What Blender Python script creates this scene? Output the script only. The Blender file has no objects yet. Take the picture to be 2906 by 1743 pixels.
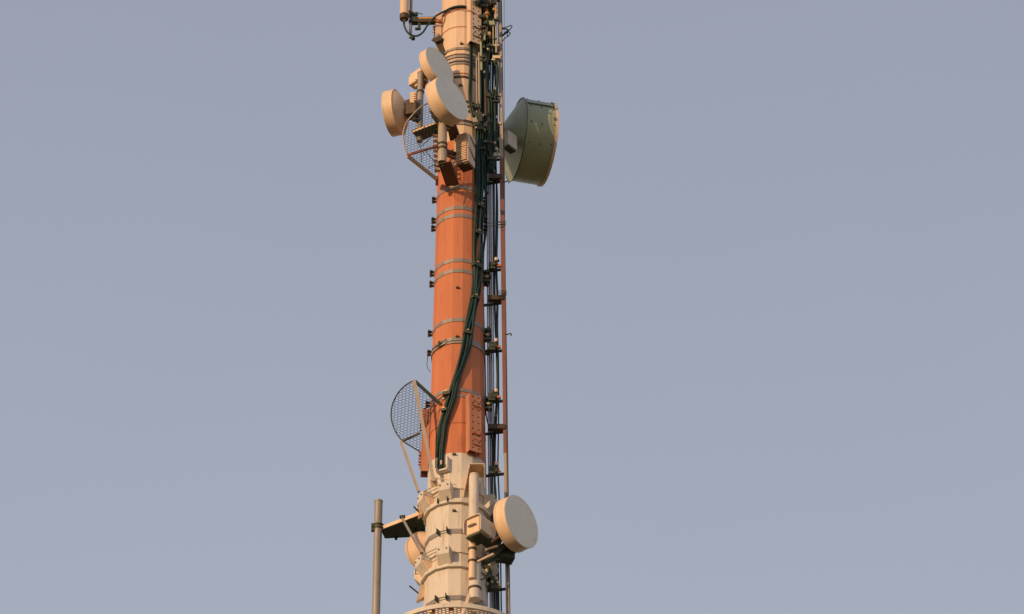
import bpy, math, random
from mathutils import Vector as V
random.seed(7)
C = bpy.context.scene.collection
R_ = math.radians
# ------------------------------------------------------------------ camera frame
EL = R_(36); F = 11420.0; D = 55.42; CAM = V((0.906, -D, 1.6))
fw = V((0, math.cos(EL), math.sin(EL))); up = V((0, -math.sin(EL), math.cos(EL))); rt = V((1, 0, 0))
def P(px, py, y=0.0):
    "point on the vertical plane at depth y (mast axis = 0, towards the viewer negative)"
    d = fw + rt*((px-1453)/F) - up*((py-871.5)/F)
    return CAM + d*((y-CAM.y)/d.y)
def zc(row, y=0): return P(1300, row, y).z
TAB = [(zc(-900), .30), (zc(60), .360), (zc(480), .3996), (zc(600), .405), (zc(1080), .453), (zc(1500), .505), (zc(1743), .532)]
TAB = sorted(TAB); TAB = [(0, 1.05)] + TAB
def MR(z):
    if z <= TAB[0][0]: return TAB[0][1]
    for (a, ra), (b, rb) in zip(TAB, TAB[1:]):
        if z <= b: return ra + (rb-ra)*(z-a)/(b-a)
    return TAB[-1][1]
def surf(px, py, off=0.0):
    y = -.4
    for _ in range(25):
        p = P(px, py, y); r = MR(p.z)+off
        y = -math.sqrt(max(r*r-p.x*p.x, 0.0001))
    return P(px, py, y)
def zf(row): return surf(1300, row).z
def rad(t): t = R_(t); return V((math.sin(t), -math.cos(t), 0))
def tan(t): t = R_(t); return V((math.cos(t), math.sin(t), 0))
UZ = V((0, 0, 1))
# ------------------------------------------------------------------ mesh builder
class MB:
    def __init__(s): s.v = []; s.f = []
    def add(s, vs, fs):
        n = len(s.v); s.v += [tuple(p) for p in vs]; s.f += [tuple(i+n for i in q) for q in fs]; return s
    def box(s, c, X, Y, Z):
        vs = [c+X*i+Y*j+Z*k for k in (-1, 1) for j in (-1, 1) for i in (-1, 1)]
        return s.add(vs, [(0, 2, 3, 1), (4, 5, 7, 6), (0, 1, 5, 4), (2, 6, 7, 3), (0, 4, 6, 2), (1, 3, 7, 5)])
    def abox(s, c, t, hx, hy, hz): return s.box(c, tan(t)*hx, rad(t)*hy, UZ*hz)
    def bar(s, a, b, w, h, upv=UZ):
        d = (b-a); L = d.length; d = d/L
        sx = d.cross(upv)
        if sx.length < 1e-4: sx = d.cross(V((0, 1, 0)))
        sx.normalize(); sy = sx.cross(d).normalized()
        return s.box((a+b)/2, d*(L/2), sx*(w/2), sy*(h/2))
    def tube(s, pts, r, n=8, caps=True):
        pts = [V(p) for p in pts]; m = len(pts)
        rs = r if isinstance(r, (list, tuple)) else [r]*m
        t0 = (pts[1]-pts[0]).normalized()
        a = t0.orthogonal().normalized(); vs = []
        for i, p in enumerate(pts):
            t = (pts[min(i+1, m-1)]-pts[max(i-1, 0)]).normalized()
            a = (a - t*a.dot(t)).normalized(); b = t.cross(a)
            for k in range(n):
                g = 2*math.pi*k/n; vs.append(p+(a*math.cos(g)+b*math.sin(g))*rs[i])
        fs = [(i*n+k, i*n+(k+1) % n, (i+1)*n+(k+1) % n, (i+1)*n+k) for i in range(m-1) for k in range(n)]
        if caps: fs += [tuple(range(n-1, -1, -1)), tuple((m-1)*n+k for k in range(n))]
        return s.add(vs, fs)
    def lathe(s, prof, o, ax, n=56):
        ax = ax.normalized(); a = ax.orthogonal().normalized(); b = ax.cross(a); vs = []; idx = []
        for (r, t) in prof:
            if r < 1e-6: idx.append([len(vs)]); vs.append(o+ax*t)
            else:
                idx.append(list(range(len(vs), len(vs)+n)))
                for k in range(n):
                    g = 2*math.pi*k/n; vs.append(o+ax*t+(a*math.cos(g)+b*math.sin(g))*r)
        fs = []
        for A, B in zip(idx, idx[1:]):
            for k in range(n):
                k2 = (k+1) % n
                if len(A) == 1 and len(B) == 1: continue
                if len(A) == 1: fs.append((A[0], B[k2], B[k]))
                elif len(B) == 1: fs.append((A[k], A[k2], B[0]))
                else: fs.append((A[k], A[k2], B[k2], B[k]))
        return s.add(vs, fs)
    def prism(s, poly, th):
        n = len(poly); vs = [p-th/2 for p in poly]+[p+th/2 for p in poly]
        fs = [tuple(range(n-1, -1, -1)), tuple(range(n, 2*n))]+[(i, (i+1) % n, n+(i+1) % n, n+i) for i in range(n)]
        return s.add(vs, fs)
    def arc(s, z0, z1, off0, off1, t0, t1, step=4.0, poly=False, fr=None):
        "curved plate round the mast between azimuths t0..t1"
        if poly:
            ts = [t0]+[q for q in [PH+22.5*k for k in range(-20, 40)] if t0+.5 < q < t1-.5]+[t1]
        else:
            m = max(2, int(abs(t1-t0)/step)); ts = [t0+(t1-t0)*i/m for i in range(m+1)]
        closed = abs(t1-t0-360) < 1e-3
        if closed: ts = ts[:-1]
        def rr(z, t):
            r = (fr or MR)(z)
            if poly:
                q = (t-PH) % 22.5-11.25
                r = r*math.cos(R_(11.25))/math.cos(R_(q))
            return r
        vs = []
        for t in ts:
            for z, o in ((z0, off0), (z1, off0), (z1, off1), (z0, off1)):
                vs.append(rad(t)*(rr(z, t)+o)+UZ*z)
        m = len(ts); fs = []
        for i in range(m if closed else m-1):
            j = (i+1) % m
            for k in range(4): fs.append((i*4+k, i*4+(k+1) % 4, j*4+(k+1) % 4, j*4+k))
        if not closed: fs += [(0, 3, 2, 1), tuple((m-1)*4+k for k in range(4))]
        return s.add(vs, fs)
    def pieces(s):
        n = len(s.v); par = list(range(n))
        def find(a):
            while par[a] != a: par[a] = par[par[a]]; a = par[a]
            return a
        for f in s.f:
            for q in f[1:]: par[find(q)] = find(f[0])
        comp = {}
        for i in range(n): comp.setdefault(find(i), []).append(i)
        comps = list(comp.values())
        if len(comps) == 1 or len(comps) > 60: return [s]
        bb = [([min(s.v[i][k] for i in c)-.004 for k in range(3)], [max(s.v[i][k] for i in c)+.004 for k in range(3)]) for c in comps]
        gp = list(range(len(comps)))
        def gf(a):
            while gp[a] != a: a = gp[a]
            return a
        for a in range(len(comps)):
            for b in range(a):
                if all(bb[a][0][k] <= bb[b][1][k] and bb[b][0][k] <= bb[a][1][k] for k in range(3)): gp[gf(a)] = gf(b)
        own = {}
        for ci, c in enumerate(comps):
            for i in c: own[i] = gf(ci)
        out = {}
        for ci in range(len(comps)): out.setdefault(gf(ci), MB())
        if len(out) == 1: return [s]
        mp = {}
        for i in range(n):
            m_ = out[own[i]]; mp[i] = len(m_.v); m_.v.append(s.v[i])
        for f in s.f: out[own[f[0]]].f.append(tuple(mp[i] for i in f))
        return sorted(out.values(), key=lambda m_: -len(m_.v))
    def build(s, name, mat, parent=None, sharp=32, bevel=0):
        if parent is not None and name not in ('slot', 'wire_net', 'mesh_floor', 'rivets_and_seam', 'cooling_ribs'):
            ps = s.pieces()
            if len(ps) > 1:
                os_ = [p.build(name, mat, parent, sharp, bevel) for p in ps]
                return os_[0]
        me = bpy.data.meshes.new(name); me.from_pydata(s.v, [], s.f); me.validate()
        import bmesh
        bm = bmesh.new(); bm.from_mesh(me); bmesh.ops.recalc_face_normals(bm, faces=bm.faces); bm.to_mesh(me); bm.free()
        me.shade_smooth(); me.set_sharp_from_angle(angle=R_(sharp))
        me.materials.append(M[mat]); o = bpy.data.objects.new(name, me); C.objects.link(o)
        if parent:
            o.parent = parent; o.matrix_parent_inverse = parent.matrix_basis.inverted()
        if bevel:
            b = o.modifiers.new('b', 'BEVEL'); b.width = bevel; b.segments = 2; b.limit_method = 'ANGLE'
        return o
PH = -13.5
def tag(o, label, cat, group=None, kind=None):
    if label: o['label'] = label
    if cat: o['category'] = cat
    if group: o['group'] = group
    if kind: o['kind'] = kind
    return o
def thing(name, loc, label, cat, group=None):
    o = bpy.data.objects.new(name, None); o.location = loc; o.empty_display_size = .1; C.objects.link(o)
    return tag(o, label, cat, group)
def smooth(pts, k=6):
    pts = [V(p) for p in pts]; q = [pts[0]*2-pts[1]]+pts+[pts[-1]*2-pts[-2]]; out = []
    for i in range(1, len(q)-2):
        a, b, c, d = q[i-1], q[i], q[i+1], q[i+2]
        for j in range(k):
            t = j/k
            out.append(.5*((2*b)+(c-a)*t+(2*a-5*b+4*c-d)*t*t+(3*b-3*c+d-a)*t**3))
    return out+[pts[-1]]
# ------------------------------------------------------------------ materials
M = {}
def mat(name, col, rough=.55, metal=0, var=.12, dirt=None, damt=.25, bump=.15, streak=True, scale=6, spec=.4):
    m = bpy.data.materials.new(name); m.use_nodes = True; n = m.node_tree.nodes; l = m.node_tree.links
    b = n['Principled BSDF']; b.inputs['Roughness'].default_value = rough; b.inputs['Metallic'].default_value = metal
    b.inputs['Specular IOR Level'].default_value = spec
    tc = n.new('ShaderNodeNewGeometry'); mp = n.new('ShaderNodeMapping'); l.new(tc.outputs['Position'], mp.inputs['Vector'])
    mp.inputs['Scale'].default_value = (1, 1, .16 if streak else 1)
    n1 = n.new('ShaderNodeTexNoise'); n1.inputs['Scale'].default_value = scale; n1.inputs['Detail'].default_value = 6
    n1.inputs['Roughness'].default_value = .65; l.new(mp.outputs[0], n1.inputs['Vector'])
    r1 = n.new('ShaderNodeMapRange'); r1.inputs['From Min'].default_value = .3; r1.inputs['From Max'].default_value = .7
    r1.inputs['To Min'].default_value = 1-var; r1.inputs['To Max'].default_value = 1+var; l.new(n1.outputs[0], r1.inputs['Value'])
    vm = n.new('ShaderNodeVectorMath'); vm.operation = 'SCALE'; vm.inputs[0].default_value = col; l.new(r1.outputs[0], vm.inputs['Scale'])
    n2 = n.new('ShaderNodeTexNoise'); n2.inputs['Scale'].default_value = scale*3.5; n2.inputs['Detail'].default_value = 8
    l.new(mp.outputs[0], n2.inputs['Vector'])
    r2 = n.new('ShaderNodeMapRange'); r2.inputs['From Min'].default_value = .55; r2.inputs['From Max'].default_value = .75
    r2.inputs['To Max'].default_value = damt; l.new(n2.outputs[0], r2.inputs['Value'])
    mx = n.new('ShaderNodeMix'); mx.data_type = 'RGBA'; l.new(r2.outputs[0], mx.inputs['Factor']); l.new(vm.outputs[0], mx.inputs[6])
    mx.inputs[7].default_value = (*(dirt or [c*.45 for c in col]), 1); l.new(mx.outputs[2], b.inputs['Base Color'])
    if streak and name != 'radome':
        mp2 = n.new('ShaderNodeMapping'); l.new(tc.outputs['Position'], mp2.inputs['Vector']); mp2.inputs['Scale'].default_value = (1, 1, .05)
        n4 = n.new('ShaderNodeTexNoise'); n4.inputs['Scale'].default_value = 15; n4.inputs['Detail'].default_value = 5; l.new(mp2.outputs[0], n4.inputs['Vector'])
        r4 = n.new('ShaderNodeMapRange'); r4.inputs['From Min'].default_value = .54; r4.inputs['From Max'].default_value = .70; r4.inputs['To Max'].default_value = damt*.25; l.new(n4.outputs[0], r4.inputs['Value'])
        m2 = n.new('ShaderNodeMix'); m2.data_type = 'RGBA'; l.new(r4.outputs[0], m2.inputs['Factor']); l.new(mx.outputs[2], m2.inputs[6])
        m2.inputs[7].default_value = (*(dirt or [c*.45 for c in col]), 1); l.new(m2.outputs[2], b.inputs['Base Color'])
    n3 = n.new('ShaderNodeTexNoise'); n3.inputs['Scale'].default_value = 45; n3.inputs['Detail'].default_value = 4; l.new(tc.outputs['Position'], n3.inputs['Vector'])
    bp = n.new('ShaderNodeBump'); bp.inputs['Strength'].default_value = bump; bp.inputs['Distance'].default_value = .01
    l.new(n3.outputs[0], bp.inputs['Height']); l.new(bp.outputs[0], b.inputs['Normal'])
    r3 = n.new('ShaderNodeMapRange'); r3.inputs['To Min'].default_value = max(0, rough-.12); r3.inputs['To Max'].default_value = min(1, rough+.15)
    l.new(n2.outputs[0], r3.inputs['Value']); l.new(r3.outputs[0], b.inputs['Roughness'])
    M[name] = m; return m
mat('white_paint', (.66, .60, .52), .66, dirt=(.33, .23, .14), damt=.5, var=.07, scale=4)
mat('sunglow_paint', (.73, .53, .37), .6, dirt=(.42, .26, .15), damt=.30, var=.05)  # golden sun glow of the upper mast mixed into the white
mat('orange_paint', (.57, .20, .098), .7, dirt=(.33, .125, .07), damt=.45, var=.09, scale=3.2, spec=.25)
mat('dull_red', (.23, .10, .075), .65, dirt=(.16, .07, .05), damt=.5, var=.2)
mat('rust_paint', (.42, .12, .06), .65, dirt=(.14, .05, .03), damt=.5)
mat('radome', (.88, .84, .74), .75, var=.03, dirt=(.5, .47, .38), damt=.3, streak=False, scale=2, bump=.05)
mat('dish_shell', (.77, .57, .39), .5, var=.08, dirt=(.40, .30, .18), damt=.3)  # sunlit orange of the drum rims is mixed into this colour
mat('shade_olive', (.33, .37, .23), .42, var=.08, dirt=(.20, .21, .14), damt=.4, scale=3, spec=.6)  # olive is the unlit look of the big drum, put into the colour
mat('galvanised', (.33, .30, .27), .5, metal=.25, var=.12, dirt=(.16, .13, .10), damt=.45)
mat('band_steel', (.30, .26, .23), .5, metal=.3, var=.12, dirt=(.14, .10, .08), damt=.4)
mat('dark_steel', (.055, .07, .045), .55, metal=.2, var=.2, dirt=(.10, .07, .03), damt=.4)
mat('brown_steel', (.085, .058, .032), .55, metal=.2, var=.2, dirt=(.07, .06, .03), damt=.5)  # darkened to carry the unlit underside of the channel arms
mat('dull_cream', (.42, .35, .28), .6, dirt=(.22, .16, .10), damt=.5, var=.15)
mat('cable', (.013, .042, .034), .5, var=.3, dirt=(.03, .05, .035), damt=.4, streak=False, bump=.1, spec=.35)
mat('cable_grey', (.07, .075, .09), .5, var=.2, streak=False)
mat('conduit', (.48, .48, .56), .45, var=.1)
mat('brass', (.75, .38, .14), .4, metal=.4, var=.1)
mat('wire_mesh', (.07, .075, .085), .5, metal=.4, var=.1, streak=False)
mat('rail_paint', (.52, .23, .135), .75, dirt=(.30, .12, .07), damt=.6, var=.12, scale=5, spec=.2)
mat('grating', (.62, .52, .42), .6, var=.1, streak=False)
mat('hole', (.06, .03, .02), .9, var=.2, streak=False)
mat('ground', (.16, .13, .07), .95, var=.3, streak=False, scale=.05, bump=.3)

# ------------------------------------------------------------------ setting
g = MB(); N = 64
g.add([V((0, 0, 0))]+[V((math.cos(2*math.pi*k/N)*4000, math.sin(2*math.pi*k/N)*4000, 0)) for k in range(N)], [(0, 1+k, 1+(k+1) % N) for k in range(N)])
o = g.build('ground', 'ground'); o['kind'] = 'structure'; o['label'] = 'rough grassy ground round the foot of the mast'

# ------------------------------------------------------------------ mast
z_lo = zf(1284); z_hi = zf(396); z_fl = zf(150)
mast = thing('radio_mast', (0, 0, 0), 'tall tapering red and white faceted steel mast in the middle', 'radio mast')
def shell(z0, z1, n=1, off=0.0, fr=None):
    b = MB(); zs = [z for z, _ in TAB if z0 < z < z1]; zs = [z0]+zs+[z1]
    vs = []; fs = []
    for z in zs:
        for k in range(16): vs.append(rad(PH+22.5*k)*((fr or MR)(z)+off)+UZ*z)
    for i in range(len(zs)-1):
        for k in range(16): fs.append((i*16+k, i*16+(k+1) % 16, (i+1)*16+(k+1) % 16, (i+1)*16+k))
    fs += [tuple(range(15, -1, -1)), tuple((len(zs)-1)*16+k for k in range(16))]
    return b.add(vs, fs)
def part(b, name, m, parent, label=None, **k):
    o = b.build(name, m, parent, **k)
    if label: o['label'] = label
    return o
part(shell(0, z_lo), 'mast_section', 'white_paint', mast, 'pale painted lower section', sharp=10)
part(shell(z_lo+.002, z_hi), 'mast_section', 'orange_paint', mast, 'orange painted middle section', sharp=10)
part(shell(z_hi+.002, z_fl), 'mast_section', 'sunglow_paint', mast, 'narrow white neck section', sharp=10)
ztop = zc(-900)
part(shell(z_fl+.002, ztop), 'mast_section', 'sunglow_paint', mast, 'white upper section', sharp=10)
# flange rings under the upper section
for row, h, o1, m in ((138, .05, .020, 'band_steel'), (152, .045, .034, 'sunglow_paint'), (161, .05, .026, 'band_steel'), (173, .03, .034, 'galvanised'), (180, .04, .018, 'band_steel')):
    z = zf(row); b = MB().arc(z-h/2, z+h/2, .001, o1, 0, 360, poly=True); b.build('flange_ring', m, mast, sharp=10)
# plain strapping bands on the orange section and neck
def band(row, h=.075, m='band_steel', o1=.010, t0=0, t1=360, ears=True, z=None):
    z = zf(row) if z is None else z
    b = MB().arc(z-h/2, z+h/2, .001, o1, t0, t1, poly=True)
    o = b.build('clamp_band', m, mast, sharp=10)
    if ears:
        e = MB(); r = MR(z)
        for t in (-86, 84):
            for dz in (.5, -.5):
                e.abox(rad(t)*(r+.055)+UZ*(z+dz*h*.9), t, .038, .026, .008)
                e.abox(rad(t)*(r+.040)+UZ*(z+dz*h*.9), t+8, .012, .035, .018)
            e.tube([rad(t)*(r+.062)+UZ*(z-h*1.1), rad(t)*(r+.062)+UZ*(z+h*1.1)], .0075, 6)
            for dz in (.62, -.62): e.tube([rad(t)*(r+.062)+UZ*(z+dz*h-.012), rad(t)*(r+.062)+UZ*(z+dz*h+.012)], .018, 6)
        e.build('clamp_bolt', 'brown_steel', o)
    return o
band(531); band(589); band(611); band(738); band(768); band(907); band(962, .065); band(971, .045, 'galvanised', .02, ears=False)
band(1106, .07); band(1123, .05, ears=False); band(208, .018, 'rust_paint', ears=False); band(218, .05, 'brown_steel', ears=False)
for r in (287, 300, 313): band(r, .05, 'brown_steel', ears=False)
band(342, .05, 'brown_steel', ears=False); band(351, .04, 'galvanised', .02, ears=False); band(22, .07, 'brown_steel', ears=False)
band(76, .012, 'rust_paint', .008, ears=False); band(1199, .012, 'rust_paint', .006, ears=False)
kn = thing('wire_clamp', surf(1247, 975, .03), 'small knotted clamp on the steel band pair, left of the black cable bundle', 'clamp')
b = MB(); p = surf(1248, 978, .035); t = math.degrees(math.atan2(p.x, -p.y))
b.abox(p, t, .035, .02, .022); b.abox(p+UZ*.01, t, .012, .03, .045); b.build('block', 'dark_steel', kn)
MB().tube([surf(1226, 992, .03), surf(1248, 975, .045), surf(1268, 962, .035)], .010, 6).build('wire', 'brown_steel', kn)
MB().tube([surf(1228, 1000, .025), surf(1248, 982, .04), surf(1280, 966, .03), surf(1310, 965, .028)], .008, 6).build('wire', 'galvanised', kn)
# tensioner bands on the pale section
def tband(row, h=.085, ta=-32, tb=-15):
    z = zf(row)
    o = MB().arc(z-h/2, z+h/2, .001, .013, tb, ta+360, poly=True).build('clamp_band', 'band_steel', mast, sharp=10)
    r = MR(z); e = MB()
    for t in (ta, tb): e.abox(rad(t)*(r+.045)+UZ*(z), t, .005, .045, h*.62)
    e.tube([rad(ta-3)*(r+.05)+UZ*z, rad(tb+3)*(r+.05)+UZ*z], .009, 6)
    for t in (ta-1.6, tb+1.6): e.tube([rad(t)*(r+.05)-tan(t)*.008+UZ*z, rad(t)*(r+.05)+tan(t)*.008+UZ*z], .02, 6)
    e.build('clamp_bolt', 'dark_steel', o)
tband(1420); tband(1507); tband(1696)
# studs on the front facet
for px, py in ((1310, 125), (1307, 243), (1299, 817), (1298, 956), (1289, 1290), (1289, 1450)):
    p = surf(px, py); t = math.degrees(math.atan2(p.x, -p.y)); q = rad(t)*(MR(p.z))+UZ*p.z
    b = MB()
    for dx in (-.022, .022): b.tube([q-rad(t)*.01+tan(t)*dx, q+rad(t)*.03+tan(t)*dx], .010, 6)
    b.abox(q+rad(t)*.012-UZ*.004, t, .024, .012, .010); b.tube([q-tan(t)*.012+rad(t)*.02, q+rad(t)*.028+UZ*.028], .008, 6)
    b.build('stud', 'brown_steel', mast)
# seam on a facet of the pale section
z1, z0 = zf(1300), 20
b = MB().tube([rad(PH)*(MR(z0)+.001)+UZ*z0, rad(PH)*(MR(z1)+.001)+UZ*z1], .004, 6); b.build('weld_seam', 'white_paint', mast)
# collars of pads and gussets
def collar(row, skip=(), wid=.108, std=.18):
    zt = zf(row); zb = zt-.30
    o = MB().arc(zb-.03, zb+.045, .001, .055, 0, 360, poly=True).build('collar_ring', 'white_paint', mast, sharp=10)
    MB().arc(zt-.045, zt-.02, .001, .022, 0, 360, poly=True).build('collar_ring', 'white_paint', mast, sharp=10)
    ths = [-64, -18, 28, 74, 119, 164, 209, 254]
    for i, t in enumerate(ths):
        if i in skip: continue
        r = MR(zt)-.01; b = MB(); rr = rad(t); tt = tan(t)
        poly = [rr*r+UZ*zt, rr*(r+std)+UZ*zt, rr*(r+std)+UZ*(zt-.15), rr*(r+.045)+UZ*zb, rr*r+UZ*zb]
        b.prism(poly, tt*(2*wid))
        pad = b.build('collar_pad', 'white_paint', mast, bevel=.004)
        e = MB()
        for s in (-1, 1): e.tube([rr*(r+std-.01)+tt*s*wid*.6+UZ*(zt-.06), rr*(r+std+.02)+tt*s*wid*.6+UZ*(zt-.06)], .011, 6)
        e.build('pad_bolt', 'brown_steel', pad)
    for i, t in enumerate(ths):
        t2 = ths[i+1] if i < 7 else ths[0]+360
        if i in skip or (i+1) % 8 in skip: continue
        r = MR(zt); a = rad(t+9)*(r+std*.85); c = rad(t2-9)*(r+std*.85)
        b = MB().tube([a+UZ*(zt-.01), c+UZ*(zt-.01)], .009, 6)
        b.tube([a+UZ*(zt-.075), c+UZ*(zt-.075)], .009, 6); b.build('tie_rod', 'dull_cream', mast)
        b = MB()
        for tm, sgn in ((t+14, 1), (t2-14, -1)):
            q = rad(tm); r0 = MR(zt)-.005
            b.prism([q*r0+UZ*(zt-.08), rad(tm-sgn*4)*(r0+.15)+UZ*(zt-.11), rad(tm-sgn*2)*(r0+.07)+UZ*(zb+.05), q*r0+UZ*(zb+.02)], tan(tm)*.02)
        b.build('gusset', 'dish_shell', mast)
collar(1381, skip=(2,)); collar(1562, skip=(2,))

# ------------------------------------------------------------------ perforated rails bolted round the mast
def rail(name, t, z0, z1, mt, label, cat, group, w=.115, d=.13, boltside=0, r=None):
    zm = (z0+z1)/2; r0 = MR(z1)+.015
    root = thing(name, rad(t)*r0+UZ*z0, label, cat, group)
    dr = (MR(z0)-MR(z1))
    def q(z, o): return rad(t)*(MR(z)+o)+UZ*z
    # slightly leaning prism: U section, closed face outward
    def slab(a0, a1, o0, o1):
        vs = []
        for z in (z0, z1):
            for (a, o_) in ((a0, o0), (a1, o0), (a1, o1), (a0, o1)): vs.append(q(z, o_)+tan(t)*a)
        return vs
    fs = [(0, 3, 2, 1), (4, 5, 6, 7), (0, 1, 5, 4), (1, 2, 6, 5), (2, 3, 7, 6), (3, 0, 4, 7)]
    b = MB(); b.add(slab(-w, w, d-.012, d), fs); b.add(slab(-w, -w+.010, .0, d-.013), fs); b.add(slab(w-.010, w, .0, d-.013), fs)
    b.build('channel', 'rail_paint' if mt == 'orange_paint' else mt, root, bevel=.003)
    h = MB(); nn = int((z1-z0)/.115); hb = MB()
    for i in range(nn):
        z = z0+.07+i*(z1-z0-.12)/max(1, nn-1)
        for s in (-.45, .5):
            c = q(z, d)+tan(t)*s*w
            h.tube([c-rad(t)*.004, c+rad(t)*.0025], .015, 8)
        if i in (1, 2, nn-2, nn-3):
            for s in (-.2, .75):
                c = q(z+.05, d)+tan(t)*s*w; hb.tube([c, c+rad(t)*.035], .012, 6)
    h.build('slot', 'hole', root); hb.build('bolt', 'rust_paint' if mt == 'orange_paint' else 'brown_steel', root)
    s = MB()
    for fz in (.30, .12, .8):
        z = z0+(z1-z0)*fz; s.bar(q(z, d+.012)-tan(t)*w*.6, q(z, d+.012)+tan(t)*w*.9, .012, .012)
    s.build('tie_strap', 'rust_paint' if mt == 'orange_paint' else 'brown_steel', root)
    if boltside:
        e = MB()
        for i in list(range(3, 8))+list(range(nn*2-6, nn*2)):
            z = z0+(z1-z0)*i/(nn*2)
            c = q(z, d)+rad(t)*.0; e.tube([c, c+rad(t)*.045], .014, 6)
        e.build('bolt', 'rust_paint' if mt == 'orange_paint' else mt, root)
    return root
zr0 = P(1336, 1285, -.5).z; zr1 = P(1336, 1122, -.5).z
G_r = 'perforated mounting rails on the mast'
rail('mounting_rail', 30, zr0, zr1, 'orange_paint', 'orange perforated rail facing the viewer, right of the black cable bundle', 'mounting rail', G_r)
zl0 = P(1203, 1343, -.05).z; zl1 = P(1203, 1166, -.05).z
rail('mounting_rail', -88, zl0, zl1, 'orange_paint', 'orange rail seen edge-on at the left side, beside the lower wire mesh antenna', 'mounting rail', G_r, w=.10, d=.12, boltside=1)
zr0 = P(1340, 122, -.42).z; zr1 = P(1340, -20, -.42).z
rail('mounting_rail', 32, zr0, zr1, 'sunglow_paint', 'cream perforated rail at the top of the picture facing the viewer', 'mounting rail', G_r)
zl0 = P(1238, 108, -.05).z; zl1 = P(1238, 44, -.05).z
rail('mounting_rail', -84, zl0, zl1, 'sunglow_paint', 'short cream rail at the left side where the top arm joins the mast', 'mounting rail', G_r, w=.09, d=.11, boltside=1)
# strut plates under the upper left rail
p0 = P(1240, 108, -.12); p1 = P(1276, 168, -.28)
st = thing('strut', p1, 'tan strut running from the short cream rail down behind the upper drum', 'strut')
MB().tube([P(1242, 100, -.10), P(1247, 175, -.15)], .045, 12).build('pipe', 'galvanised', st)
MB().bar(p0, p1, .16, .03, V((0, -1, .5))).build('plate', 'brown_steel', st)
MB().bar(P(1230, 118, -.2), P(1252, 106, -.2), .14, .02, V((0, -1, .5))).build('foot_plate', 'brown_steel', st)

# ------------------------------------------------------------------ drum antennas
def drum(label, c, n, R, L, bd, hub=.10, shell_m='dish_shell', group=None, face_m='radome', seams=False, name='drum_antenna', convex=.012, cone=False):
    n = n.normalized(); root = thing(name, c-n*(L+bd), label, 'drum antenna', group)
    MB().lathe([(0, convex*.3), (R*.6, convex*.25), (R-.005, 0), (R-.0045, -.012)], c, n, 96).build('radome', face_m, root, sharp=30)
    pr = [(R-.004, -.004), (R+.003, -.004), (R+.003, -.03), (R, -.032), (R, -L+.03), (R+.007, -L+.027), (R+.007, -L), (R-.01, -L-.004)]
    MB().lathe(pr, c, n, 72).build('shroud', shell_m, root, sharp=28)
    back = []
    for i in range(9):
        q = i/8; r = (R-.012)*(1-q)+hub*q
        back.append((r, -L-.004-(bd*q if cone else bd*(1-((r-hub)/(R-.012-hub))**2))))
    MB().lathe(back, c, n, 72).build('reflector', shell_m, root, sharp=28)
    MB().lathe([(hub, -L-bd+.01), (hub, -L-bd-.05), (hub*.6, -L-bd-.055), (hub*.6, -L-bd-.12), (0, -L-bd-.12)], c, n, 32).build('hub', 'galvanised' if shell_m != 'shade_olive' else shell_m, root)
    return root, n
def nd(a, away=False, left=False):
    a = R_(a); return V(((-1 if left else 1)*math.sin(a), (1 if away else -1)*math.cos(a), 0))
def box_or(mb, c, n, a, b, h, up_=UZ):
    s = n.cross(up_).normalized(); mb.box(c, n*a, s*b, up_*h)

Gd = 'small drum antennas round the mast'
NU = V((.765, -.633, .12))
# upper left drum
d1, n1 = drum('cream drum antenna, the upper of the two overlapping ones, tilted to the right', P(1248, 186, -.80), NU, .372, .15, .10, group=Gd)
hub1 = P(1248, 186, -.80)-n1*.32
b = MB(); box_or(b, hub1-n1*.16, n1, .13, .11, .12); b.build('radio_unit', 'dish_shell', d1, bevel=.02)
b = MB(); box_or(b, hub1-n1*.31, n1, .02, .09, .09); box_or(b, hub1-n1*.10-UZ*.15, n1, .12, .05, .02)
for k in range(5): box_or(b, hub1-n1*(.07+.05*k)+UZ*.125, n1, .008, .10, .012)
b.build('radio_cover', 'dish_shell', d1, bevel=.006)
MB().tube(smooth([hub1-n1*.33+V((0, -.05, .04)), hub1-n1*.36+V((.02, -.12, .02)), hub1-n1*.25+V((.02, -.15, -.08)), hub1-n1*.12+V((0, -.12, -.2)), hub1+V((.0, .0, -.35))]), .010, 8).build('jumper_cable', 'cable', d1)
b = MB(); b.bar(hub1-n1*.05-UZ*.12, P(1196, 248, -.66), .10, .08); b.bar(hub1-n1*.2-UZ*.10, P(1190, 252, -.66), .03, .05); b.build('mount_bracket', 'brown_steel', d1)
# lower overlapping drum
c2 = P(1283, 277.5, -1.36)
d2, n2 = drum('cream drum antenna, the lower and nearer of the two overlapping ones', c2, NU, .432, .235, .13, group=Gd)
b = MB(); b.bar(c2-n2*.40, P(1258, 352, -1.12), .12, .10); b.bar(c2-n2*.38-UZ*.1, P(1266, 372, -1.10), .06, .16); b.build('mount_bracket', 'brown_steel', d2)
# left drum seen from behind
c3 = P(1104, 324, -.62)
n3 = nd(72, away=True, left=True)
d3, _ = drum('peach drum antenna at far left, seen from behind', c3, n3, .405, .185, .12, group=Gd)
h3 = c3-n3*.30
b = MB(); box_or(b, h3-n3*.13+UZ*.0, n3, .10, .10, .16); b.build('radio_unit', 'brown_steel', d3, bevel=.01)
b = MB()
for k in range(4): box_or(b, h3-n3*(.10+.0*k)+UZ*(.10+.05*k)+V((.05, -.1, 0)), n3, .06, .045, .012)
b.box(h3-n3*.10+V((.03, -.1, .17)), V((.035, 0, 0)), V((0, .035, 0)), UZ*.12)
b.build('heat_sink', 'dish_shell', d3, bevel=.004)
b = MB(); b.bar(h3-n3*.15-UZ*.02, P(1192, 322, -.66), .10, .08); b.bar(h3-n3*.15-UZ*.22, P(1196, 345, -.66), .07, .05); b.build('mount_bracket', 'dark_steel', d3)
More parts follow.
